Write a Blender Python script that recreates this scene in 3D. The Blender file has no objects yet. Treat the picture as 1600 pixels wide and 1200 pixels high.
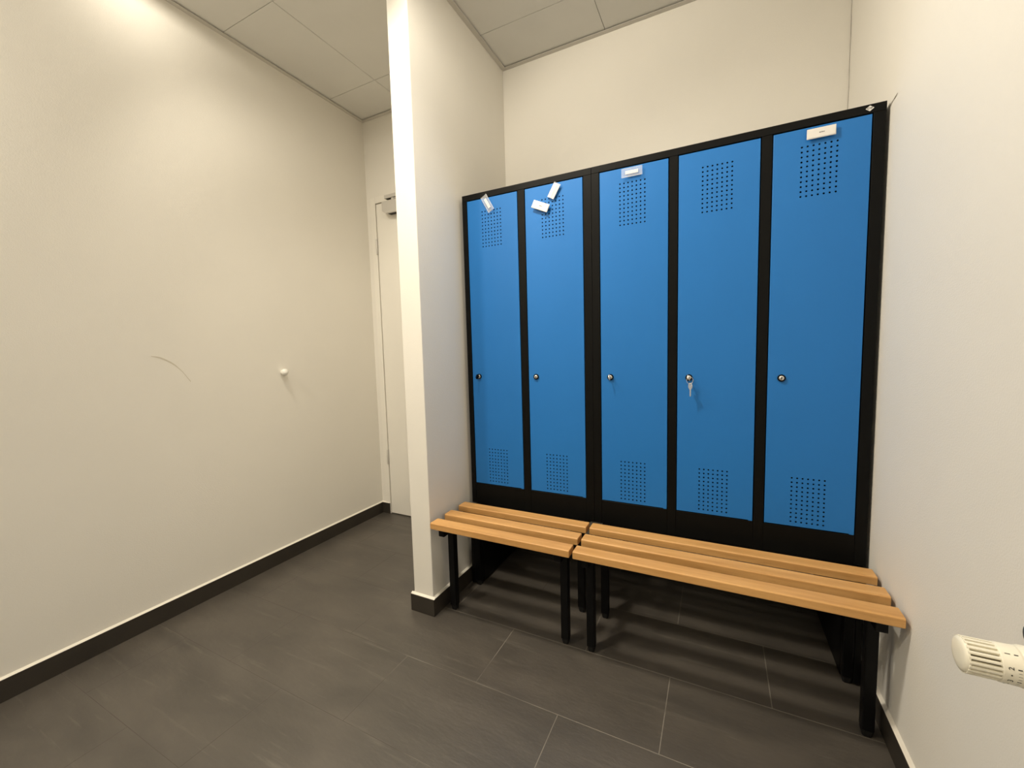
import bpy, bmesh, math, random
from mathutils import Vector, Matrix
random.seed(7)
D = bpy.data
SC = bpy.context.scene
COL = SC.collection
PI = math.pi

# ------------------------------------------------------------------ materials
def new_mat(name):
    m = D.materials.new(name); m.use_nodes = True
    nt = m.node_tree; b = nt.nodes['Principled BSDF']
    return m, nt, b

def N(nt, kind, **kw):
    n = nt.nodes.new(kind)
    for k, v in kw.items():
        if k in n.inputs: n.inputs[k].default_value = v
        else: setattr(n, k, v)
    return n

def plain(name, col, rough=.5, metal=0., var=0., scale=8., bump=0., bscale=200., spec=.5, trans=0., ior=1.45):
    m, nt, b = new_mat(name)
    b.inputs['Base Color'].default_value = (*col, 1)
    b.inputs['Roughness'].default_value = rough
    b.inputs['Metallic'].default_value = metal
    b.inputs['Specular IOR Level'].default_value = spec
    b.inputs['Transmission Weight'].default_value = trans
    b.inputs['IOR'].default_value = ior
    tc = N(nt, 'ShaderNodeTexCoord')
    if var:
        no = N(nt, 'ShaderNodeTexNoise', Scale=scale, Detail=4.)
        nt.links.new(tc.outputs['Object'], no.inputs['Vector'])
        r = N(nt, 'ShaderNodeValToRGB')
        r.color_ramp.elements[0].position = .3; r.color_ramp.elements[1].position = .7
        r.color_ramp.elements[0].color = (*[c * (1 - var) for c in col], 1)
        r.color_ramp.elements[1].color = (*[min(1, c * (1 + var)) for c in col], 1)
        nt.links.new(no.outputs['Fac'], r.inputs['Fac'])
        nt.links.new(r.outputs['Color'], b.inputs['Base Color'])
    if bump:
        n2 = N(nt, 'ShaderNodeTexNoise', Scale=bscale, Detail=3.)
        nt.links.new(tc.outputs['Object'], n2.inputs['Vector'])
        bp = N(nt, 'ShaderNodeBump', Strength=bump, Distance=.002)
        nt.links.new(n2.outputs['Fac'], bp.inputs['Height'])
        nt.links.new(bp.outputs['Normal'], b.inputs['Normal'])
    return m

M = {}
M['wall'] = plain('wall_paint', (.78, .755, .70), .6, var=.012, scale=3, bump=.25, bscale=260, spec=.25)
M['wall_white'] = plain('white_lacquer', (.80, .775, .715), .4, var=.01, scale=5, spec=.35)
M['seal'] = plain('sealant', (.74, .70, .62), .6)
M['gap'] = plain('dark_gap', (.03, .026, .02), .8)
M['panel'] = plain('ceiling_panel', (.70, .69, .655), .75, var=.02, scale=5, bump=.15, bscale=500, spec=.2)
M['ctrim'] = plain('ceiling_angle', (.60, .575, .53), .5, spec=.3)
M['blue'] = plain('blue_powder_coat', (.019, .166, .50), .42, var=.02, scale=4, bump=.05, bscale=900, spec=.3)
M['black'] = plain('black_powder_coat', (.0040, .0040, .0037), .45, bump=.06, bscale=700, spec=.14)
M['tube'] = plain('black_steel_tube', (.0035, .0035, .0038), .4, bump=.05, bscale=600, spec=.18)
M['foot'] = plain('black_rubber', (.003, .003, .003), .6)
M['chrome'] = plain('nickel', (.72, .70, .66), .38, metal=.85)
M['ring_black'] = plain('lock_plastic_and_key_shade', (.003, .0035, .005), .5, spec=.08)
M['key'] = plain('key_nickel', (.74, .73, .70), .42, metal=.6)
M['slot'] = plain('key_slot', (.02, .018, .015), .6)
M['paper'] = plain('white_paper', (.76, .745, .715), .7)
M['ink'] = plain('ink', (.05, .045, .04), .7)
M['white_plastic'] = plain('white_plastic', (.80, .785, .735), .4)
M['valve_white'] = plain('cream_plastic', (.80, .765, .645), .38)
M['valve_dark'] = plain('valve_inside', (.10, .085, .05), .7)
M['cap_blue'] = plain('dark_teal_plastic', (.02, .06, .085), .35)
M['silver'] = plain('silver_aluminium', (.60, .58, .54), .45, metal=.3, bump=.03, bscale=400)
M['scuff'] = plain('grey_scuff', (.60, .56, .47), .8)
M['crack'] = plain('crack_line', (.20, .17, .12), .9)

def acrylic():
    m, nt, b = new_mat('clear_acrylic')
    b.inputs['Base Color'].default_value = (.96, .98, 1, 1)
    b.inputs['Roughness'].default_value = .06
    b.inputs['IOR'].default_value = 1.3
    b.inputs['Alpha'].default_value = .17
    b.inputs['Specular IOR Level'].default_value = .6
    no = N(nt, 'ShaderNodeTexNoise', Scale=40.)
    mr = N(nt, 'ShaderNodeMapRange'); mr.inputs['To Min'].default_value = .05; mr.inputs['To Max'].default_value = .12
    nt.links.new(no.outputs['Fac'], mr.inputs['Value']); nt.links.new(mr.outputs['Result'], b.inputs['Roughness'])
    return m
M['acrylic'] = acrylic()

def wood():
    m, nt, b = new_mat('beech_wood')
    tc = N(nt, 'ShaderNodeTexCoord'); oi = N(nt, 'ShaderNodeObjectInfo')
    add = N(nt, 'ShaderNodeVectorMath', operation='MULTIPLY_ADD')
    comb = N(nt, 'ShaderNodeCombineXYZ')
    for k in 'XYZ': nt.links.new(oi.outputs['Random'], comb.inputs[k])
    nt.links.new(comb.outputs[0], add.inputs[0]); add.inputs[1].default_value = (9, 5, 3)
    nt.links.new(tc.outputs['Object'], add.inputs[2])
    mp = N(nt, 'ShaderNodeMapping'); mp.inputs['Scale'].default_value = (1.6, 22, 22)
    nt.links.new(add.outputs[0], mp.inputs['Vector'])
    n1 = N(nt, 'ShaderNodeTexNoise', Scale=1.6, Detail=5., Roughness=.55, Distortion=.6)
    nt.links.new(mp.outputs[0], n1.inputs['Vector'])
    r1 = N(nt, 'ShaderNodeValToRGB')
    e = r1.color_ramp.elements
    e[0].position = .28; e[0].color = (.50, .258, .082, 1)
    e[1].position = .72; e[1].color = (.67, .378, .140, 1)
    nt.links.new(n1.outputs['Fac'], r1.inputs['Fac'])
    mp2 = N(nt, 'ShaderNodeMapping'); mp2.inputs['Scale'].default_value = (14, 260, 260)
    nt.links.new(add.outputs[0], mp2.inputs['Vector'])
    n2 = N(nt, 'ShaderNodeTexNoise', Scale=1.4, Detail=2.)
    nt.links.new(mp2.outputs[0], n2.inputs['Vector'])
    r2 = N(nt, 'ShaderNodeValToRGB')
    r2.color_ramp.elements[0].position = .27; r2.color_ramp.elements[0].color = (.80, .76, .70, 1)
    r2.color_ramp.elements[1].position = .42; r2.color_ramp.elements[1].color = (1, 1, 1, 1)
    nt.links.new(n2.outputs['Fac'], r2.inputs['Fac'])
    mx = N(nt, 'ShaderNodeMix', data_type='RGBA', blend_type='MULTIPLY')
    mx.inputs['Factor'].default_value = .8
    nt.links.new(r1.outputs[0], mx.inputs['A']); nt.links.new(r2.outputs[0], mx.inputs['B'])
    nt.links.new(mx.outputs['Result'], b.inputs['Base Color'])
    b.inputs['Roughness'].default_value = .42
    b.inputs['Specular IOR Level'].default_value = .4
    return m
M['wood'] = wood()

def slate():
    m, nt, b = new_mat('slate_floor_tile')
    tc = N(nt, 'ShaderNodeTexCoord')
    mp = N(nt, 'ShaderNodeMapping'); mp.inputs['Rotation'].default_value = (0, 0, .35); mp.inputs['Scale'].default_value = (1.0, 2.6, 1)
    nt.links.new(tc.outputs['Object'], mp.inputs['Vector'])
    n1 = N(nt, 'ShaderNodeTexNoise', Scale=2.6, Detail=9., Roughness=.62, Distortion=.4)
    nt.links.new(mp.outputs[0], n1.inputs['Vector'])
    r = N(nt, 'ShaderNodeValToRGB')
    e = r.color_ramp.elements
    e[0].position = .3; e[0].color = (.046, .0398, .0328, 1)
    e[1].position = .72; e[1].color = (.088, .0760, .0622, 1)
    nt.links.new(n1.outputs['Fac'], r.inputs['Fac'])
    # fine pale veins running across the tiles
    mp2 = N(nt, 'ShaderNodeMapping'); mp2.inputs['Rotation'].default_value = (0, 0, .30); mp2.inputs['Scale'].default_value = (1.2, 16, 1)
    nt.links.new(tc.outputs['Object'], mp2.inputs['Vector'])
    n2 = N(nt, 'ShaderNodeTexNoise', Scale=2.2, Detail=6., Roughness=.65, Distortion=.25)
    nt.links.new(mp2.outputs[0], n2.inputs['Vector'])
    r2 = N(nt, 'ShaderNodeValToRGB')
    e = r2.color_ramp.elements
    e[0].position = .58; e[0].color = (0, 0, 0, 1); e[1].position = .74; e[1].color = (1, 1, 1, 1)
    nt.links.new(n2.outputs['Fac'], r2.inputs['Fac'])
    mx = N(nt, 'ShaderNodeMix', data_type='RGBA', blend_type='MIX')
    mx.inputs['B'].default_value = (.125, .110, .091, 1)
    mm = N(nt, 'ShaderNodeMath', operation='MULTIPLY'); mm.inputs[1].default_value = .75
    nt.links.new(r2.outputs[0], mm.inputs[0]); nt.links.new(mm.outputs[0], mx.inputs['Factor'])
    nt.links.new(r.outputs[0], mx.inputs['A'])
    nt.links.new(mx.outputs['Result'], b.inputs['Base Color'])
    b.inputs['Roughness'].default_value = .43
    b.inputs['Specular IOR Level'].default_value = .85
    n3 = N(nt, 'ShaderNodeTexNoise', Scale=30., Detail=8., Roughness=.7)
    nt.links.new(mp.outputs[0], n3.inputs['Vector'])
    bp = N(nt, 'ShaderNodeBump', Strength=.22, Distance=.004)
    nt.links.new(n3.outputs['Fac'], bp.inputs['Height']); nt.links.new(bp.outputs[0], b.inputs['Normal'])
    return m
M['slate'] = slate()
M['skirt'] = plain('slate_skirting_tile', (.034, .0285, .0225), .5, var=.10, scale=10, bump=.12, bscale=60, spec=.4)
def grout():
    """pale joints, filled with dirt to the tone of the tile in the trodden area"""
    m, nt, b = new_mat('floor_grout')
    tc = N(nt, 'ShaderNodeTexCoord'); no = N(nt, 'ShaderNodeTexNoise', Scale=1.7, Detail=5., Roughness=.6)
    nt.links.new(tc.outputs['Object'], no.inputs['Vector'])
    sx = N(nt, 'ShaderNodeSeparateXYZ'); nt.links.new(tc.outputs['Object'], sx.inputs[0])
    ma = N(nt, 'ShaderNodeMath', operation='MULTIPLY_ADD'); ma.inputs[1].default_value = .13
    nt.links.new(sx.outputs['X'], ma.inputs[0]); nt.links.new(no.outputs['Fac'], ma.inputs[2])
    r = N(nt, 'ShaderNodeValToRGB'); e = r.color_ramp.elements
    e[0].position = .47; e[0].color = (.074, .0645, .053, 1); e[1].position = .62; e[1].color = (.21, .19, .16, 1)
    nt.links.new(ma.outputs[0], r.inputs['Fac']); nt.links.new(r.outputs[0], b.inputs['Base Color'])
    b.inputs['Roughness'].default_value = .7
    return m
M['grout'] = grout()

# ------------------------------------------------------------------ mesh helpers
def box(bm, x0, x1, y0, y1, z0, z1, bev=0., seg=2, mi=0):
    vs = [bm.verts.new((x, y, z)) for z in (z0, z1) for y in (y0, y1) for x in (x0, x1)]
    fs = [bm.faces.new([vs[i] for i in q]) for q in
          ((0, 2, 3, 1), (4, 5, 7, 6), (0, 1, 5, 4), (2, 6, 7, 3), (0, 4, 6, 2), (1, 3, 7, 5))]
    for f in fs: f.material_index = mi
    if bev:
        es = list({e for f in fs for e in f.edges})
        bmesh.ops.bevel(bm, geom=es, offset=bev, segments=seg, profile=.6, affect='EDGES')

def lathe(bm, prof, mtx=None, n=32, mi=0, close=True):
    """prof: list of (radius, height) spun round local Z; mtx places it."""
    mtx = mtx or Matrix.Identity(4)
    rings = []
    for r, h in prof:
        if r < 1e-7: rings.append([bm.verts.new(mtx @ Vector((0, 0, h)))])
        else: rings.append([bm.verts.new(mtx @ Vector((r * math.cos(2 * PI * k / n), r * math.sin(2 * PI * k / n), h))) for k in range(n)])
    for a, b in zip(rings, rings[1:]):
        for k in range(n):
            k2 = (k + 1) % n
            if len(a) == 1 and len(b) == 1: continue
            if len(a) == 1: f = bm.faces.new((a[0], b[k2], b[k]))
            elif len(b) == 1: f = bm.faces.new((a[k], a[k2], b[0]))
            else: f = bm.faces.new((a[k], a[k2], b[k2], b[k]))
            f.material_index = mi; f.smooth = True
    return rings

def tube(bm, pts, r, n=10, closed=False, mi=0):
    pts = [Vector(p) for p in pts]; rings = []
    L = len(pts)
    for i, p in enumerate(pts):
        a = pts[i - 1] if (i > 0 or closed) else p
        b = pts[(i + 1) % L] if (i < L - 1 or closed) else p
        t = (b - a).normalized()
        ref = Vector((0, 0, 1)) if abs(t.z) < .9 else Vector((0, 1, 0))
        u = t.cross(ref).normalized(); v = t.cross(u)
        rings.append([bm.verts.new(p + r * (u * math.cos(2 * PI * k / n) + v * math.sin(2 * PI * k / n))) for k in range(n)])
    pairs = list(zip(rings, rings[1:])) + ([(rings[-1], rings[0])] if closed else [])
    for a, b in pairs:
        for k in range(n):
            f = bm.faces.new((a[k], a[(k + 1) % n], b[(k + 1) % n], b[k])); f.smooth = True; f.material_index = mi
    if not closed:
        bm.faces.new(rings[0][::-1]).material_index = mi; bm.faces.new(rings[-1]).material_index = mi

def prism(bm, poly, mtx, depth, mi=0):
    """poly: 2D outline in local XY, extruded along local +Z by depth."""
    a = [bm.verts.new(mtx @ Vector((x, y, 0))) for x, y in poly]
    b = [bm.verts.new(mtx @ Vector((x, y, depth))) for x, y in poly]
    fs = [bm.faces.new(a[::-1]), bm.faces.new(b)]
    n = len(poly)
    for k in range(n): fs.append(bm.faces.new((a[k], a[(k + 1) % n], b[(k + 1) % n], b[k])))
    for f in fs: f.material_index = mi

def obj(name, bm, mats, parent=None, loc=(0, 0, 0), recalc=True):
    if recalc: bmesh.ops.recalc_face_normals(bm, faces=bm.faces[:])
    me = D.meshes.new(name); bm.to_mesh(me); bm.free()
    for m in (mats if isinstance(mats, (list, tuple)) else [mats]): me.materials.append(m)
    o = D.objects.new(name, me); COL.objects.link(o)
    o.location = loc
    if parent: o.parent = parent
    return o

def B(): return bmesh.new()

def thing(name, label, cat, loc=(0, 0, 0), group=None, rot=None):
    o = D.objects.new(name, None); COL.objects.link(o); o.location = loc
    o.empty_display_size = .05
    if rot: o.rotation_euler = rot
    o['label'] = label; o['category'] = cat
    if group: o['group'] = group
    return o

def tag(o, label, cat, group=None):
    o['label'] = label; o['category'] = cat
    if group: o['group'] = group
    return o

def struct(name, bm, mats, label=None, cat=None, parent=None, recalc=True):
    o = obj(name, bm, mats, parent, recalc=recalc)
    if not parent:
        o['kind'] = 'structure'
        if label: o['label'] = label
        if cat: o['category'] = cat
    return o

def text_poly(txt, size, bold=0.):
    """outline mesh of a piece of lettering: list of verts and faces in XY, centred."""
    cu = D.curves.new('lettering_outline', 'FONT'); cu.body = txt; cu.size = size
    cu.align_x = 'CENTER'; cu.align_y = 'CENTER'; cu.offset = bold
    t = D.objects.new('lettering_outline', cu); COL.objects.link(t)
    dg = bpy.context.evaluated_depsgraph_get()
    me = t.evaluated_get(dg).to_mesh()
    vs = [v.co.copy() for v in me.vertices]; fs = [tuple(p.vertices) for p in me.polygons]
    t.evaluated_get(dg).to_mesh_clear()
    D.objects.remove(t); D.curves.remove(cu)
    return vs, fs

# ------------------------------------------------------------------ measures (metres)
XL, XR = -1.0837, 1.5195        # side walls
YB, YF = .497, -2.95            # wall with the door / wall behind the camera
ZC = 2.678                      # underside of the ceiling edge trim
PX0, PX1, PY = -.1239, -.0211, -.3077   # partition
DX0, DX1, DZ = -1.003, -.170, 2.138     # room door leaf
BH, BT = .076, .012             # skirting

# ------------------------------------------------------------------ room shell
bm = B(); box(bm, XL - .12, XL, YF - .12, YB + .12, -.05, 2.80)
wall_left = struct('wall_left', bm, M['wall'], 'plain cream painted wall on the left with a curved scuff', 'wall')
bm = B(); box(bm, XR, XR + .12, YF - .12, YB + .12, -.05, 2.80)
wall_right = struct('wall_right', bm, M['wall'], 'cream painted wall at the right end of the lockers', 'wall')
bm = B(); box(bm, XL, XR, YF - .12, YF, -.05, 2.80)
struct('wall_front', bm, M['wall'], 'cream painted wall opposite the lockers', 'wall')
FR = .045                        # width of the door frame
bm = B()
box(bm, DX1 + FR, XR, YB, YB + .12, -.05, 2.80)
box(bm, XL, DX0 - FR, YB, YB + .12, -.05, 2.80)
box(bm, DX0 - FR, DX1 + FR, YB, YB + .12, DZ + FR, 2.80)
struct('wall_back', bm, M['wall'], 'cream painted wall behind the lockers and around the door', 'wall')
bm = B(); box(bm, PX0, PX1, PY, YB, 0, 2.80, .004, 2)
struct('wall_partition', bm, M['wall'], 'narrow cream partition wall between the door and the lockers', 'wall')

# small marks that belong to the walls
scuff = [(-.7819, 1.1521), (-.765, 1.149), (-.749, 1.1441), (-.731, 1.1345), (-.7139, 1.1234), (-.699, 1.1112), (-.6864, 1.0974), (-.674, 1.0826), (-.6629, 1.0659), (-.652, 1.0475), (-.6433, 1.0339)]
bm = B()
w = [.0010, .0023, .0027, .0026, .0025, .0022, .0016, .0012, .0011, .0013, .0016]
prev = None
for (y, z), ww in zip(scuff, w):
    a = bm.verts.new((XL + .0005, y - ww * .6, z - ww)); b = bm.verts.new((XL + .0005, y + ww * .6, z + ww))
    if prev: bm.faces.new((prev[0], a, b, prev[1]))
    prev = (a, b)
struct('scuff_mark', bm, M['scuff'], parent=wall_left)
bm = B(); prev = None; z = 1.856; k = 0
rc = random.Random(3)
while z < 2.66:
    x = XR - .0006; off = .0022 * math.sin(k * .8) + rc.uniform(-.0016, .0016); ww = rc.uniform(.0011, .0022)
    y = YB - .0035 + off
    a = bm.verts.new((x, y - ww, z)); b = bm.verts.new((x, y + ww, z))
    if prev: bm.faces.new((prev[0], a, b, prev[1]))
    prev = (a, b); z += rc.uniform(.012, .03); k += 1
struct('crack', bm, M['crack'], parent=wall_right)

# short dark rub mark beside the top corner of the lockers
bm = B(); prev = None
for (y, z), ww in zip([(.010, 1.8330), (-.006, 1.8385), (-.018, 1.8395), (-.031, 1.8404), (-.050, 1.8430)], (.0026, .0022, .0010, .0028, .0010)):
    a = bm.verts.new((XR - .0005, y, z - ww)); b = bm.verts.new((XR - .0005, y, z + ww))
    if prev: bm.faces.new((prev[0], a, b, prev[1]))
    prev = (a, b)
struct('rub_mark', bm, M['crack'], parent=wall_right)

# floor: rows of 60 x 30 cm slate tiles in half bond, on grout
bm = B()
box(bm, XL - .05, XR + .05, YF - .05, YB + .05, -.04, -.0003, mi=1)
PITCH, TL, g = .3018, .599, .0012
row = 0; y1 = .058 + 2 * PITCH; 
while y1 > YF:
    y0 = y1 - PITCH
    shift = .3365 if (row % 2 == 1) else .3365 + TL / 2    # row 0,2: half bond
    x = shift - 6 * TL
    while x < XR + .05:
        xa, xb = max(x + g, XL - .02), min(x + TL - g, XR + .02)
        ya, yb = max(y0 + g, YF - .02), min(y1 - g, YB + .02)
        if xb > xa and yb > ya: box(bm, xa, xb, ya, yb, -.03, 0)
        x += TL
    y1 = y0; row += 1
struct('floor', bm, [M['slate'], M['grout']], 'dark grey slate tile floor in half bond', 'floor')

# ceiling: large panels with hairline joints
bm = B()
box(bm, XL - .05, XR + .05, YF - .05, YB + .05, 2.70, 2.80, mi=1)
CX, CY, PW, PD = -.6964, .220, 1.249, .6046
x = CX - PW
while x < XR:
    y = CY + PD
    while y > YF:
        box(bm, max(x + .0012, XL - .02), min(x + PW - .0012, XR + .02), max(y - PD + .0012, YF - .02), min(y - .0012, YB + .02), 2.685, 2.71, .0010, 1)
        y -= PD
    x += PW
struct('ceiling', bm, [M['panel'], M['gap']], 'grey suspended ceiling of large panels', 'ceiling')
# angle trim round the ceiling
def ctrim(i, x0, x1, y0, y1):
    b = B(); box(b, x0, x1, y0, y1, ZC, ZC + .0022, .0006, 1)
    struct('trim_%d' % i, b, M['ctrim'], None, None)
T = .024
ctrim(1, XL, XL + T, YF, YB); ctrim(2, XL + T, PX0, YB - T, YB); ctrim(3, PX0 - T, PX0, PY, YB - T)
ctrim(4, PX1, PX1 + T, PY, YB); ctrim(5, PX1 + T, XR - T, YB - T, YB); ctrim(6, XR - T, XR, YF, YB)

# skirting tiles with a bead of sealant on top
def skirt(name, x0, x1, y0, y1, nx, ny):
    """(nx, ny) points from the wall into the room"""
    b = B(); box(b, x0, x1, y0, y1, 0, BH, .0008, 1)
    # sealant: wedge lying on the top edge against the wall
    t = .006
    if nx:
        xw = x0 if nx > 0 else x1
        vs = [b.verts.new(p) for p in ((xw, y0, BH), (xw + nx * .010, y0, BH), (xw, y0, BH + t), (xw, y1, BH), (xw + nx * .010, y1, BH), (xw, y1, BH + t))]
    else:
        yw = y0 if ny > 0 else y1
        vs = [b.verts.new(p) for p in ((x0, yw, BH), (x0, yw + ny * .010, BH), (x0, yw, BH + t), (x1, yw, BH), (x1, yw + ny * .010, BH), (x1, yw, BH + t))]
    for q in ((0, 1, 2), (3, 5, 4), (0, 3, 4, 1), (1, 4, 5, 2), (0, 2, 5, 3)):
        f = b.faces.new([vs[i] for i in q]); f.material_index = 1
    # joint bead at the floor
    struct(name, b, [M['skirt'], M['seal']])
skirt('baseboard_left', XL, XL + BT, YF, YB - BT, 1, 0)
skirt('baseboard_far', XL, DX0 - .006, YB - BT, YB, 0, -1)
skirt('baseboard_partition_left', PX0 - BT, PX0, PY, YB - BT, -1, 0)
skirt('baseboard_partition_end', PX0 - BT, PX1 + BT, PY - BT, PY, 0, -1)
skirt('baseboard_partition_right', PX1, PX1 + BT, PY, YB - BT, 1, 0)
skirt('baseboard_back', PX1, XR, YB - BT, YB, 0, -1)
skirt('baseboard_right', XR - BT, XR, YF, YB - BT, -1, 0)

# ------------------------------------------------------------------ room door
door = D.objects.new('door_1', None); COL.objects.link(door); door.location = (DX0, YB, 0)
door['kind'] = 'structure'; door['label'] = 'off-white flush door beyond the partition'; door['category'] = 'door'
W = DX1 - DX0
bm = B(); box(bm, .002, W - .002, .0, .045, .006, DZ - .003, .0015, 2)
obj('door_leaf', bm, M['wall_white'], door)
bm = B()   # steel frame: flat face flush with the wall, behind a shadow gap
box(bm, -FR, -.004, -.004, .10, 0, DZ + FR, .002, 2)
box(bm, W + .004, W + FR, -.004, .10, 0, DZ + FR, .002, 2)
box(bm, -.004, W + .004, -.004, .10, DZ + .004, DZ + FR, .002, 2)
obj('door_frame', bm, M['wall_white'], door)
bm = B(); box(bm, -.0045, W + .0045, .05, .12, -.01, DZ + .005)
obj('frame_rebate', bm, M['gap'], door)
for z0, z1 in ((1.808, 1.908), (.360, .463), (1.08, 1.18)):
    bm = B()
    lathe(bm, [(0, 0), (.0055, 0), (.0065, .002), (.0065, z1 - z0 - .002), (.0055, z1 - z0), (0, z1 - z0)], Matrix.Translation((-.0035, -.006, z0)), 16)
    if z0 == 1.08: bm.free(); continue
    obj('hinge', bm, M['silver'], door)

# door closer: body on the leaf, slide rail on the frame
dc = thing('door_closer', 'silver grey door closer at the top of the white door', 'door closer', (-.9065, YB, 2.041))
bm = B()
poly = [(0, .012), (.012, 0), (.30, 0), (.30, .080), (0, .080)]
prism(bm, [(0, .022), (.038, .0), (.28, .0), (.28, .082), (0, .082)], Matrix(((1, 0, 0, 0), (0, 0, 1, -.052), (0, 1, 0, 0), (0, 0, 0, 1))), .0505)
bmesh.ops.bevel(bm, geom=bm.edges[:], offset=.0035, segments=2, affect='EDGES')
obj('closer_body', bm, M['silver'], dc)
bm = B(); box(bm, .01, .36, -.034, -.0055, .103, .126, .002, 2)
box(bm, .02, .36, -.026, -.012, .1005, .104, mi=1)
obj('slide_rail', bm, [M['silver'], M['gap']], dc)
bm = B(); lathe(bm, [(0, 0), (.010, 0), (.010, .018), (0, .018)], Matrix.Translation((.075, -.026, .0815)), 16)
box(bm, .07, .25, -.033, -.019, .092, .0985, .001, 1)
obj('closer_arm', bm, M['silver'], dc)
bm = B(); box(bm, .05, .16, -.047, -.018, -.0025, .003, .001, 1)
obj('valve_cover', bm, M['gap'], dc)

# ------------------------------------------------------------------ wall buffer on the left wall
ds = thing('door_buffer', 'small round white ball-shaped door buffer on the bare left wall', 'door buffer', (XL, -.198, 1.050))
bm = B()
R_ = .0185; prof = [(0, -.0005)] + [(.011, -.0005), (.0115, .004)]
prof += [(R_ * math.sin(a), .021 - R_ * math.cos(a)) for a in [PI * (.20 + .80 * k / 16) for k in range(17)]]
prof[-1] = (0, prof[-1][1])
lathe(bm, prof, Matrix.Rotation(PI / 2, 4, 'Y'), 32)
obj('ball', bm, M['white_plastic'], ds)

# ------------------------------------------------------------------ lockers
LZ0, LZ1 = .4006, 1.8504
DB, DT = .5031, 1.8213            # door bottom / top
DEPTH = .476

def door_mesh(wd, ht, hx0, lower, upper):
    """pressed steel door, local x 0..wd, z 0..ht, front at y = 0; two blocks of 7 x 11 round holes"""
    bm = B(); P = .01540; R = .0030; c = .0012
    cache = {}
    def V(x, y, z):
        k = (round(x, 6), round(y, 6), round(z, 6))
        if k not in cache: cache[k] = bm.verts.new((x, y, z))
        return cache[k]
    def quad(xa, xb, za, zb):
        if xb - xa > 1e-6 and zb - za > 1e-6: bm.faces.new((V(xa, 0, za), V(xb, 0, za), V(xb, 0, zb), V(xa, 0, zb)))
    X0, X1, Z0, Z1 = c, wd - c, c, ht - c
    bx0, bx1 = hx0 - P / 2, hx0 + 6.5 * P
    l0, l1 = lower - P / 2, lower + 10.5 * P
    u0, u1 = upper - P / 2, upper + 10.5 * P
    for za, zb in ((Z0, l0), (l1, u0), (u1, Z1)): quad(X0, X1, za, zb)
    n = 12
    for za in (l0, u0):
        zb = za + 11 * P
        quad(X0, bx0, za, zb); quad(bx1, X1, za, zb)
        for i in range(7):
            for j in range(11):
                cx, cz = bx0 + (i + .5) * P, za + (j + .5) * P
                rim = []; out = []; back = []
                for k in range(n):
                    a = 2 * PI * k / n + PI / 4
                    rim.append(bm.verts.new((cx + R * math.cos(a), 0, cz + R * math.sin(a))))
                    back.append(bm.verts.new((cx + R * math.cos(a), .0012, cz + R * math.sin(a))))
                    m = max(abs(math.cos(a)), abs(math.sin(a)))
                    out.append(V(cx + P / 2 * math.cos(a) / m, 0, cz + P / 2 * math.sin(a) / m))
                for k in range(n):
                    k2 = (k + 1) % n
                    bm.faces.new((out[k], out[k2], rim[k2], rim[k]))
                    bm.faces.new((rim[k], rim[k2], back[k2], back[k]))
    # rounded edge and folded returns
    loops = []
    for ins, yy in ((c, 0.), (c * .3, .0004), (0., c), (0., .018)):
        loops.append([V(ins, yy, ins), V(wd - ins, yy, ins), V(wd - ins, yy, ht - ins), V(ins, yy, ht - ins)])
    for a, b in zip(loops, loops[1:]):
        for k in range(4): bm.faces.new((a[k], a[(k + 1) % 4], b[(k + 1) % 4], b[k]))
    # stop tab at the lower corner on the hinge side
    box(bm, wd - .013, wd - .0005, .0005, .014, -.0024, .0005, .0005, 1)
    bm.normal_update()
    return bm

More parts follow.
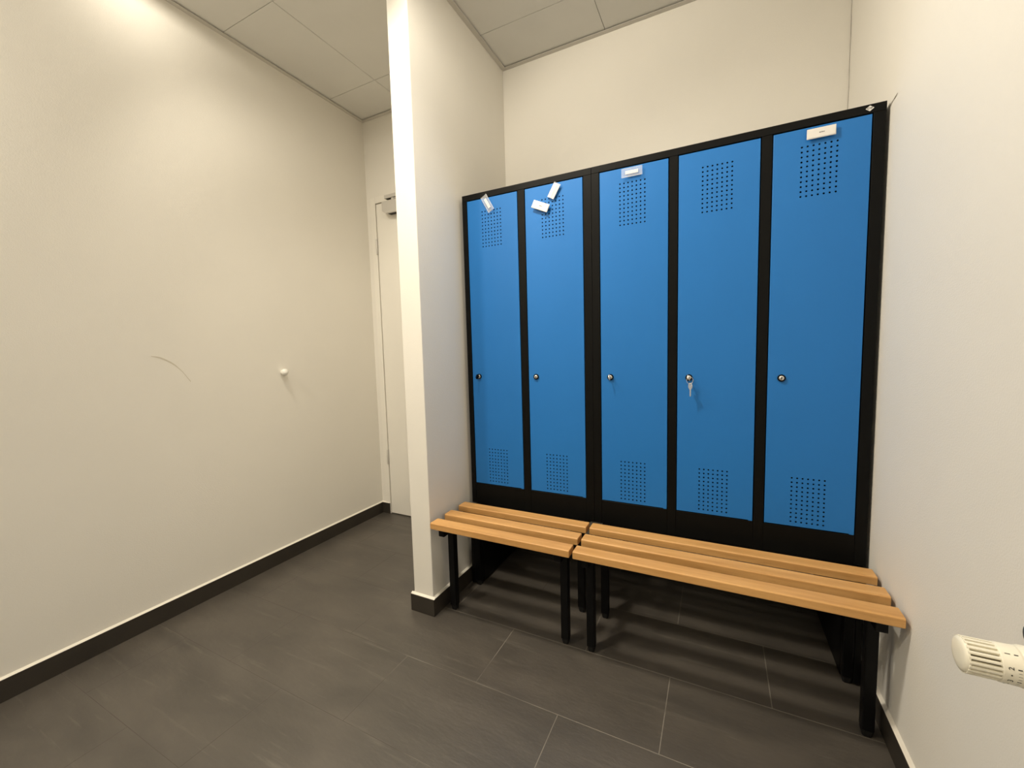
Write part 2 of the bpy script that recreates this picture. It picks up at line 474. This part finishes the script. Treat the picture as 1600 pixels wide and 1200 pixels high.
def add_locker(name, label, x0, x1, doors, group, emblem=False):
    L = thing(name, label, 'locker', (x0, 0, LZ0), group)
    w = x1 - x0; H = LZ1 - LZ0
    zt, zb = DT - LZ0 + .003, DB - LZ0 - .003
    bm = B(); e = .0004
    posts = [(0, doors[0][0] - .003 - x0)]
    for a, b in zip(doors, doors[1:]): posts.append((a[1] + .003 - x0, b[0] - .003 - x0))
    posts.append((doors[-1][1] + .003 - x0, w))
    for a, b in posts: box(bm, a, b, 0, .02, 0, zt, .0006, 1)
    for (a, b), (c_, d) in zip(posts, posts[1:]): box(bm, b + e, c_ - e, .0012, .02, 0, zb, .0006, 1)
    box(bm, 0, w, 0, .02, zt + e, H, .0008, 1)
    obj('front_frame', bm, M['black'], L)
    bm = B()
    box(bm, .0005, .0025, .0205, DEPTH, .001, H - .002); box(bm, w - .0025, w - .0005, .0205, DEPTH, .001, H - .002)
    box(bm, .003, w - .003, .0205, DEPTH, H - .003, H - .001); box(bm, .003, w - .003, .0205, DEPTH, .001, .003)
    box(bm, .003, w - .003, DEPTH - .002, DEPTH, .0035, H - .0035)
    for a, b in posts[1:-1]: box(bm, (a + b) / 2 - .001, (a + b) / 2 + .001, .0205, DEPTH - .0025, .0035, H - .0035)
    obj('carcass', bm, M['black'], L)
    for a, b, lx in doors:
        hx = (a + b) / 2 - 3 * .0154 - a - .0022
        bm = door_mesh(b - a, DT - DB, hx, .5198 - DB, 1.6098 - DB)
        d = obj('door', bm, M['blue'], L, (a - x0, .0004, DB - LZ0), recalc=False)
        mt = Matrix.Rotation(PI / 2, 4, 'X')      # local Z of the lathe points out of the door (-Y)
        bm = B(); lathe(bm, [(.0080, .0), (.0122, 0), (.0122, .0046), (.0114, .0058), (.0096, .0058), (.0084, .0048), (.0080, .002)], Matrix.Translation((lx - a, 0, 1.0183 - DB)) @ mt, 36)
        obj('lock_ring', bm, M['ring_black'], d)
        bm = B(); lathe(bm, [(.0078, .0), (.0078, .0054), (.0072, .0062), (0, .0062)], Matrix.Translation((lx - a, 0, 1.0183 - DB)) @ mt, 36)
        # key slot
        m2 = Matrix.Translation((lx - a, -.0063, 1.0183 - DB)) @ mt
        for px_, py_, hw, hh in ((0, .0, .0013, .0042), (.0014, .0014, .0011, .0012), (-.0013, -.0016, .0010, .0010)):
            prism(bm, [(px_ - hw, py_ - hh), (px_ + hw, py_ - hh), (px_ + hw, py_ + hh), (px_ - hw, py_ + hh)], m2, .0002, 1)
        obj('lock_cylinder', bm, [M['chrome'], M['slot']], d)
    if emblem:
        bm = B(); cx, cz = 1.4698 - x0, 1.8381 - LZ0
        mt = Matrix.Translation((cx, -.0001, cz)) @ Matrix.Rotation(PI / 2, 4, 'X')
        prism(bm, [(-.0105, 0), (0, -.0082), (.0105, 0), (0, .0082)], mt, .0009)
        em = obj('emblem', bm, M['paper'], L); em['label'] = 'white diamond emblem'
        vs, fs = text_poly('C+P', .0078, .0003)
        bm = B(); vv = [bm.verts.new(mt @ Vector((v.x * .92, v.y, .0011))) for v in vs]
        for f in fs: bm.faces.new([vv[i] for i in f])
        obj('lettering', bm, M['ink'], em)
    return L

g_l = 'blue and black steel lockers in the row'
add_locker('locker', 'double-door blue locker with black frame standing beside the partition', 0, .6078, [(.0265, .2805, .0625), (.3186, .5722, .3541)], g_l)
add_locker('locker', 'wide three-door blue locker with a diamond emblem, next to the right wall', .6086, 1.5102,
           [(.6421, .8966, .6803), (.9324, 1.1867, .9724), (1.2230, 1.4768, 1.2633)], g_l, True)

# ------------------------------------------------------------------ benches under the lockers
ZS, SB = .4275, .4006
def slat_bm(xa, xb, ya, yb):
    """rounded slat, profile in YZ, run along X"""
    bm = B(); h = ZS - SB; wd = yb - ya; r = .0050; rb = .002
    prof = []
    for cx, cz, rr, a0 in ((wd - rb, rb, rb, -90), (wd - r, h - r, r, 0), (r, h - r, r, 90), (rb, rb, rb, 180)):
        for k in range(5):
            a = math.radians(a0 + 90 * k / 4); prof.append((cx + rr * math.cos(a), cz + rr * math.sin(a)))
    L = xb - xa; e = .0022; rings = []
    cy, cz0 = wd / 2, h / 2
    for x, s in ((0, e), (e * .3, e * .3), (e, 0), (L - e, 0), (L - e * .3, e * .3), (L, e)):
        rings.append([bm.verts.new((x, cy + (p - cy) * (1 - 2 * s / wd), cz0 + (q - cz0) * (1 - 2 * s / h))) for p, q in prof])
    n = len(prof)
    for i, (a, b) in enumerate(zip(rings, rings[1:])):
        for k in range(n):
            f = bm.faces.new((a[k], a[(k + 1) % n], b[(k + 1) % n], b[k]))
            f.smooth = True
    bm.faces.new(rings[0][::-1]); bm.faces.new(rings[-1])
    return bm

def add_bench(label, xa, xb, lxs, group, side):
    O = thing('bench', label, 'bench', (xa, 0, 0), group)
    for ya, yb in ((-.3345, -.2790), (-.2320, -.1770), (-.1225, -.0675)):
        s = obj('slat', slat_bm(xa, xb, ya, yb), M['wood'], O, (0, ya, SB))
        mod = s.modifiers.new('weighted', 'WEIGHTED_NORMAL'); mod.keep_sharp = True
    hw = .014
    for lx in lxs:
        X = lx - xa
        bm = B(); box(bm, X - hw, X + hw, -.310, .455, .363, .4002, .003, 2)
        obj('cross_bar', bm, M['tube'], O)
        outer = (lx == lxs[0]) == (side < 0)
        for yf in (-.2455, -.0316) + (() if outer else (.405,)):
            bm = B(); box(bm, X - .0148, X + .0148, yf, yf + .030, .022, .3626, .003, 2)
            lg = obj('leg', bm, M['tube'], O)
            bm = B()
            z = [(.0, .0105), (.003, .0118), (.018, .0146), (.0216, .0146)]
            rings = []
            for h, r in z:
                q = [(-r, -r * .6), (-r * .6, -r), (r * .6, -r), (r, -r * .6), (r, r * .6), (r * .6, r), (-r * .6, r), (-r, r * .6)]
                rings.append([bm.verts.new((X + a, yf + .015 + b, h)) for a, b in q])
            for a, b in zip(rings, rings[1:]):
                for k in range(8): bm.faces.new((a[k], a[(k + 1) % 8], b[(k + 1) % 8], b[k]))
            bm.faces.new(rings[0][::-1]); bm.faces.new(rings[-1])
            obj('foot', bm, M['foot'], lg)
    X = lxs[0 if side < 0 else 1] - xa           # black sheet closing the outer side below the locker
    bm = B(); o1, o2 = sorted((X + side * .0152, X + side * .0350)); i1, i2 = sorted((X - side * .0145, X + side * .0350))
    box(bm, o1, o2, -.0300, -.0010, .006, .3626, .003, 2); box(bm, i1, i2, -.0005, .455, .006, .3626, .003, 2)
    obj('side_panel', bm, M['tube'], O)
    for yf in (.003, .406):
        bm = B(); box(bm, lxs[0] - xa + hw + .0012, lxs[1] - xa - hw - .0012, yf, yf + .028, .366, .3995, .003, 2)
        obj('rail', bm, M['tube'], O)
    return O
g_b = 'slatted wooden benches in front of the lockers'
add_bench('short wooden slat bench on black legs, beside the partition', 0.0, .6070, (.0375, .5545), g_b, -1)
add_bench('long wooden slat bench on black legs, reaching to the right wall', .6200, 1.5080, (.656, 1.468), g_b, 1)

# ------------------------------------------------------------------ name tags on the doors
def add_tag(label, cx, cz, ang, kind, stand, L=.0765, Hh=.0315, tilt=0.):
    """kind: 'clear' = acrylic holder with a small paper, 'white' = full white card, 'half' = card beside a clear strip"""
    t = thing('name_tag', label, 'name tag', (cx, -.0008, cz), 'name tags on the locker doors')
    t.rotation_euler = (tilt, ang, 0)            # rotation about Y turns it in the door plane
    hl, hh = L / 2, Hh / 2
    y0 = -stand
    if kind != 'white':
        bm = B(); box(bm, -hl, hl, y0 - .0030, y0, -hh, hh, .0008, 2)
        # raised lips of the holder
        box(bm, -hl, hl, y0 - .0042, y0 - .0031, hh - .003, hh, .0004, 1); box(bm, -hl, hl, y0 - .0042, y0 - .0031, -hh, -hh + .003, .0004, 1)
        obj('holder', bm, M['acrylic'], t)
    else:
        bm = B(); box(bm, -hl, hl, y0 - .0030, y0, -hh, hh, .0008, 2)
        obj('holder', bm, M['white_plastic'], t)
    if kind == 'clear': r = (-.0235, .0240, -.0062, .0060)
    elif kind == 'white': r = (-hl + .002, hl - .002, -hh + .002, hh - .002)
    else: r = (-hl + .001, hl - .004, -.0015, hh - .001)
    bm = B(); box(bm, r[0], r[1], y0 - .0040, y0 - .0032, r[2], r[3], .0001, 1)
    p = obj('paper_insert', bm, M['paper'], t)
    if kind == 'half':
        bm = B(); box(bm, r[0], r[1], y0 - .0040, y0 - .0032, -hh + .001, -.0025, .0001, 1)
        q = obj('side_strip', bm, M['seal'], t)
    if kind == 'white':
        bm = B(); rr = random.Random(int(cx * 1000)); x = -.0072
        while x < .0070:                                   # one short line of small unreadable print
            wv = rr.uniform(.0009, .0014); hv = rr.choice((.0014, .0014, .0020))
            prism(bm, [(x, -.0014), (x + wv, -.0014), (x + wv, hv), (x, hv)], Matrix.Translation((.0015, y0 - .0041, 0)) @ Matrix.Rotation(PI / 2, 4, 'X'), .0001)
            if rr.random() < .6: prism(bm, [(x, -.0002), (x + .0019, -.0002), (x + .0019, .0003), (x, .0003)], Matrix.Translation((.0015, y0 - .0041, 0)) @ Matrix.Rotation(PI / 2, 4, 'X'), .0001)
            x += rr.uniform(.0018, .0024)
        obj('print', bm, M['ink'], p)
    # magnet at the back that holds it to the steel
    bm = B(); box(bm, -.020, .020, y0 + .0003, -.0002, -.0055, .0055, .0005, 1)
    obj('magnet', bm, M['foot'] if kind != 'clear' else M['acrylic'], t)
    return t
add_tag('clear name tag tilted steeply over the top edge of the door beside the partition', .1386, 1.7927, math.radians(61), 'clear', .006, .080, .0320)
add_tag('white printed name tag hanging crooked on the second door from the partition', .3938, 1.7350, math.radians(24.5), 'white', .009, .0765, .0325, -.08)
add_tag('narrow half-clear name tag leaning above the crooked white printed one', .4545, 1.7880, math.radians(-59), 'half', .005, .064, .0315)
add_tag('clear name tag sitting straight on the door right of the locker joint', .7672, 1.7968, 0., 'clear', .007, .0775, .0330)
add_tag('white printed name tag sitting straight on the door beside the right wall', 1.3500, 1.7958, 0., 'white', .006, .0752, .0305)

# ------------------------------------------------------------------ keys
def key_bm(bow_len=.024, blade=.020):
    """flat key: bow along -Y, blade towards +Y, in the YZ plane; origin where the blade meets the lock face"""
    bm = B(); th = .0021; n = 20
    out = []
    cy = -.0135; ry, rz = .0125, .0115
    for k in range(n):
        a = 2 * PI * k / n; out.append((cy + ry * math.cos(a), rz * math.sin(a)))
    hole = []
    for k in range(n):
        a = 2 * PI * k / n; hole.append((cy - .0045 + .0032 * math.cos(a), .0032 * math.sin(a)))
    for s in (-1, 1):
        o_ = [bm.verts.new((s * th / 2, y, z)) for y, z in out]; i_ = [bm.verts.new((s * th / 2, y, z)) for y, z in hole]
        for k in range(n): bm.faces.new((o_[k], o_[(k + 1) % n], i_[(k + 1) % n], i_[k]))
        if s < 0: keep = (o_, i_)
        else:
            for k in range(n):
                k2 = (k + 1) % n
                bm.faces.new((o_[k], o_[k2], keep[0][k2], keep[0][k])); bm.faces.new((i_[k], i_[k2], keep[1][k2], keep[1][k]))
    box(bm, -th / 2, th / 2, -.0045, -.0003, -.0042, .0042)
    if blade:
        pts = [(-.0015, -.0038), (blade, -.0030), (blade + .003, 0), (blade, .0028), (blade * .85, .0016), (blade * .7, .0030), (blade * .55, .0014), (blade * .4, .0032), (blade * .2, .0018), (-.0015, .0038)]
        prism(bm, pts, Matrix.Translation((-th * .4, 0, 0)) @ Matrix(((0, 0, 1, 0), (1, 0, 0, 0), (0, 1, 0, 0), (0, 0, 0, 1))), th * .8)
    return bm
g_k = 'keys left in the locker locks'
for lx, lab, an in ((.0625, 'key coloured black as shaded, left standing in the lock of the door beside the partition', 12),
                    (.6803, 'key left standing in the lock of the door just right of the locker joint', -4),
                    (.9724, 'key in the lock of the middle door of the wide locker, carrying a ring', -18)):
    o = obj('key', key_bm(blade=0), M['ring_black'] if lx < .1 else M['key'], None, (lx, -.0056, 1.0183))  # first key: black colour stands in for shade on its face
    o.rotation_euler = (0, math.radians(an), 0)
    tag(o, lab, 'key', g_k)
kr = thing('key_ring', 'thin wire ring with a spare key dangling below the lock on the middle wide-locker door', 'key ring', (.9724, -.0236, 1.0183))
bm = B(); c0 = Vector((.0045, 0, -.0085)); rr = .0125
tube(bm, [c0 + Vector((rr * math.cos(a) * .85, rr * math.cos(a) * .35, rr * math.sin(a))) for a in [2 * PI * k / 28 for k in range(28)]], .00075, 8, True)
obj('ring', bm, M['key'], kr)
bm = key_bm(blade=.022)
bmesh.ops.transform(bm, matrix=Matrix.Translation((.0062, -.002, -.0255)) @ Matrix.Rotation(math.radians(35), 4, 'Z') @ Matrix.Rotation(-PI / 2, 4, 'X') @ Matrix.Translation((0, .018, 0)) @ Matrix.Translation((0, 0, 0)), verts=bm.verts[:])
obj('spare_key', bm, M['key'], kr)

# ------------------------------------------------------------------ radiator valve on the right wall
VX, VY, VZ = 1.4195, -.9163, .7037
rv = thing('radiator_valve', 'cream ribbed thermostatic radiator valve with numbered dial on the right wall', 'radiator valve', (XR, VY, VZ))
def VM(x, k=1.): return Matrix.Translation((x - XR, 0, 0)) @ Matrix.Rotation(PI / 2, 4, 'Y') @ Matrix.Scale(k, 4, (0, 0, 1))   # local Z -> +X (towards the wall)
# head: dome at the tip, open slots between ribs, dial band
bm = B()
lathe(bm, [(0, .0), (.010, .0002), (.0175, .0012), (.0212, .0030), (.0227, .0058), (.0228, .0068), (.0190, .0068)], VM(1.3702, .91), 48)
head = obj('head', bm, M['valve_white'], rv)
bm = B(); lathe(bm, [(.0184, .0062), (.0186, .042)], VM(1.3702, .91), 40)
obj('inner_core', bm, M['valve_dark'], head)
for k in range(22):                                            # the ribs of the head
    bm = B(); a = 2 * PI * (k + .5) / 22; hw = .0020
    pts = [(-hw, .0182), (hw, .0182), (hw * .9, .0231), (0, .0235), (-hw * .9, .0231)]
    m_ = VM(1.3702, .91) @ Matrix.Rotation(a, 4, 'Z') @ Matrix.Translation((0, 0, .0045))
    prism(bm, pts, m_, .0365)
    for v in bm.verts:
        pass
    obj('rib', bm, M['valve_white'], head)
bm = B(); lathe(bm, [(.0185, .0390), (.0234, .0390), (.0240, .0405), (.0243, .0590), (.0246, .0600), (.0246, .0622), (.0240, .0630), (.0250, .0640), (.0262, .0680), (.0264, .0830), (.0245, .0850), (.0150, .0850)], VM(1.3702, .91), 56)
dial = obj('dial', bm, M['valve_white'], rv)
bm = B()
def on_dial(u, v, lift=.00015):
    """u along the axis measured from the tip, v = angle; returns local point on the dial band"""
    r = .0243 + lift
    return VM(1.3702, .91) @ Vector((r * math.cos(v), r * math.sin(v), u))
def dial_patch(pts):
    vs = [bm.verts.new(on_dial(u, v)) for u, v in pts]; bm.faces.new(vs)
def dial_text(t, ang, u0, size):
    vs, fs = text_poly(t, size, .0001)
    vv = [bm.verts.new(on_dial(u0 - v.y, ang - v.x / .0243)) for v in vs]
    for f in fs: bm.faces.new([vv[i] for i in f])
# angle 0 is straight down in the local frame; the side facing the lens is about a quarter turn up
A2 = 4.39; DA = .71
DIAL = (A2, DA)
for i, t in enumerate(('1', '2', '3', '4', '5')):
    a = A2 + (i - 1) * DA
    dial_text(t, a, .0472, .0080)
    dial_patch([(.0535, a - .028), (.0580, a - .028), (.0580, a + .028), (.0535, a + .028)])
    if i:
        for q in (.25, .5, .75):
            b_ = a + DA * q; dial_patch([(.0540, b_ - .010), (.0578, b_ - .010), (.0578, b_ + .010), (.0540, b_ + .010)])
        b_ = a + DA * .5
        dial_patch([(.0472 + .0010 * math.cos(w_), b_ + .0010 / .0243 * math.sin(w_)) for w_ in [2 * PI * k / 10 for k in range(10)]])
obj('numerals', bm, M['ink'], dial)
# union nut, angle body and tail into the wall
bm = B(); lathe(bm, [(.0150, .0770), (.0150, .0960), (.0135, .0970), (0, .0970)], VM(1.3702), 6)
obj('union_nut', bm, M['chrome'], rv)
bm = B(); lathe(bm, [(0, .0972), (.0115, .0972), (.0125, .105), (.0125, .128), (.0105, .136), (.0085, .1488), (0, .1488)], VM(1.3702), 28)
obj('valve_body', bm, M['chrome'], rv)
bm = B(); lathe(bm, [(.0090, .1452), (.026, .1452), (.0285, .1470), (.0290, .1490), (.0090, .1490)], VM(1.3702), 36)
obj('wall_rosette', bm, M['white_plastic'], rv)
wc = thing('wall_cap', 'dark teal round cap on the right wall just beyond the radiator valve', 'cap', (XR, -.7665, .669))
bm = B(); lathe(bm, [(0, .0), (.0185, .0), (.0188, -.0060), (.0170, -.0085), (0, -.0095)], Matrix.Rotation(PI / 2, 4, 'Y'), 36)
obj('cap_disc', bm, M['cap_blue'], wc)

# ------------------------------------------------------------------ light: ceiling lamps, plus added fill lights out of view
def fill_light(name, x, y, r, power, spread, col=(1., .905, .745)):
    l = D.lights.new(name, 'AREA'); l.shape = 'DISK'; l.size = 2 * r; l.energy = power; l.color = col
    l.spread = math.radians(spread)
    o = D.objects.new(name, l); COL.objects.link(o); o.location = (x, y, 2.675)
    return o
def lamp(name, x, y, r, power, cone, blend=.15, z=2.66, col=(1., .905, .745)):
    l = D.lights.new(name, 'SPOT'); l.shadow_soft_size = r; l.energy = power; l.color = col
    l.spot_size = math.radians(cone); l.spot_blend = blend
    o = D.objects.new(name, l); COL.objects.link(o); o.location = (x, y, z)
    return o
def aim(o, d): o.rotation_euler = Vector(d).to_track_quat('-Z', 'Y').to_euler()
aim(lamp('ceiling_spotlight', .24, -.74, .08, 76, 140, .8), (.5, 0, -1))
aim(lamp('ceiling_spotlight', .24, -.74, .08, 40, 170, .5), (.5, .45, -1))
aim(lamp('ceiling_spotlight', -.6, -.85, .07, 26, 90, .6), (.3, .6, -1))
aim(lamp('ceiling_spotlight', -.6, -.85, .07, 21, 120, .6), (.1, .7, -1))
lamp('ceiling_and_fill_light', -.85, -.75, .05, 3.6, 174, .05)
fill_light('ceiling_and_fill_light', -.7, -2.1, .09, 26, 170)  # added fill behind the camera, lifts the left side of the room
fill_light('ceiling_and_fill_light', 1.1, -1.7, .09, 5, 170)  # added weak fill above the camera, brightens the right wall

wd = D.worlds.new('World'); SC.world = wd; wd.use_nodes = True
wd.node_tree.nodes['Background'].inputs[0].default_value = (.5, .48, .44, 1)
wd.node_tree.nodes['Background'].inputs[1].default_value = .0

# ------------------------------------------------------------------ camera (solved from the photograph)
cam = D.cameras.new('camera'); co = D.objects.new('camera', cam); COL.objects.link(co)
r = Vector((.89458976, .44610962, -.02636997)); u = Vector((-.01355464, .08606747, .9961971)); f = Vector((-.4466827, .89083029, -.08304194))
mw = Matrix.Identity(4)
for i in range(3):
    mw[i][0] = r[i]; mw[i][1] = u[i]; mw[i][2] = -f[i]
mw[0][3], mw[1][3], mw[2][3] = 1.0693, -1.6689, 1.1371
co.matrix_world = mw
cam.sensor_width = 36; cam.lens = 644.809 / 1600 * 36
cam.shift_x = (800 - 799.71) / 1600; cam.shift_y = (601.11 - 600) / 1600
cam.clip_start = .02
SC.camera = co
SC.view_settings.view_transform = 'Standard'; SC.view_settings.look = 'None'
SC.view_settings.exposure = .07; SC.view_settings.gamma = 1.; SC.view_settings.use_curve_mapping = False
SC.cycles.max_bounces = 12; SC.cycles.diffuse_bounces = 8
SC.cycles.use_denoising = True
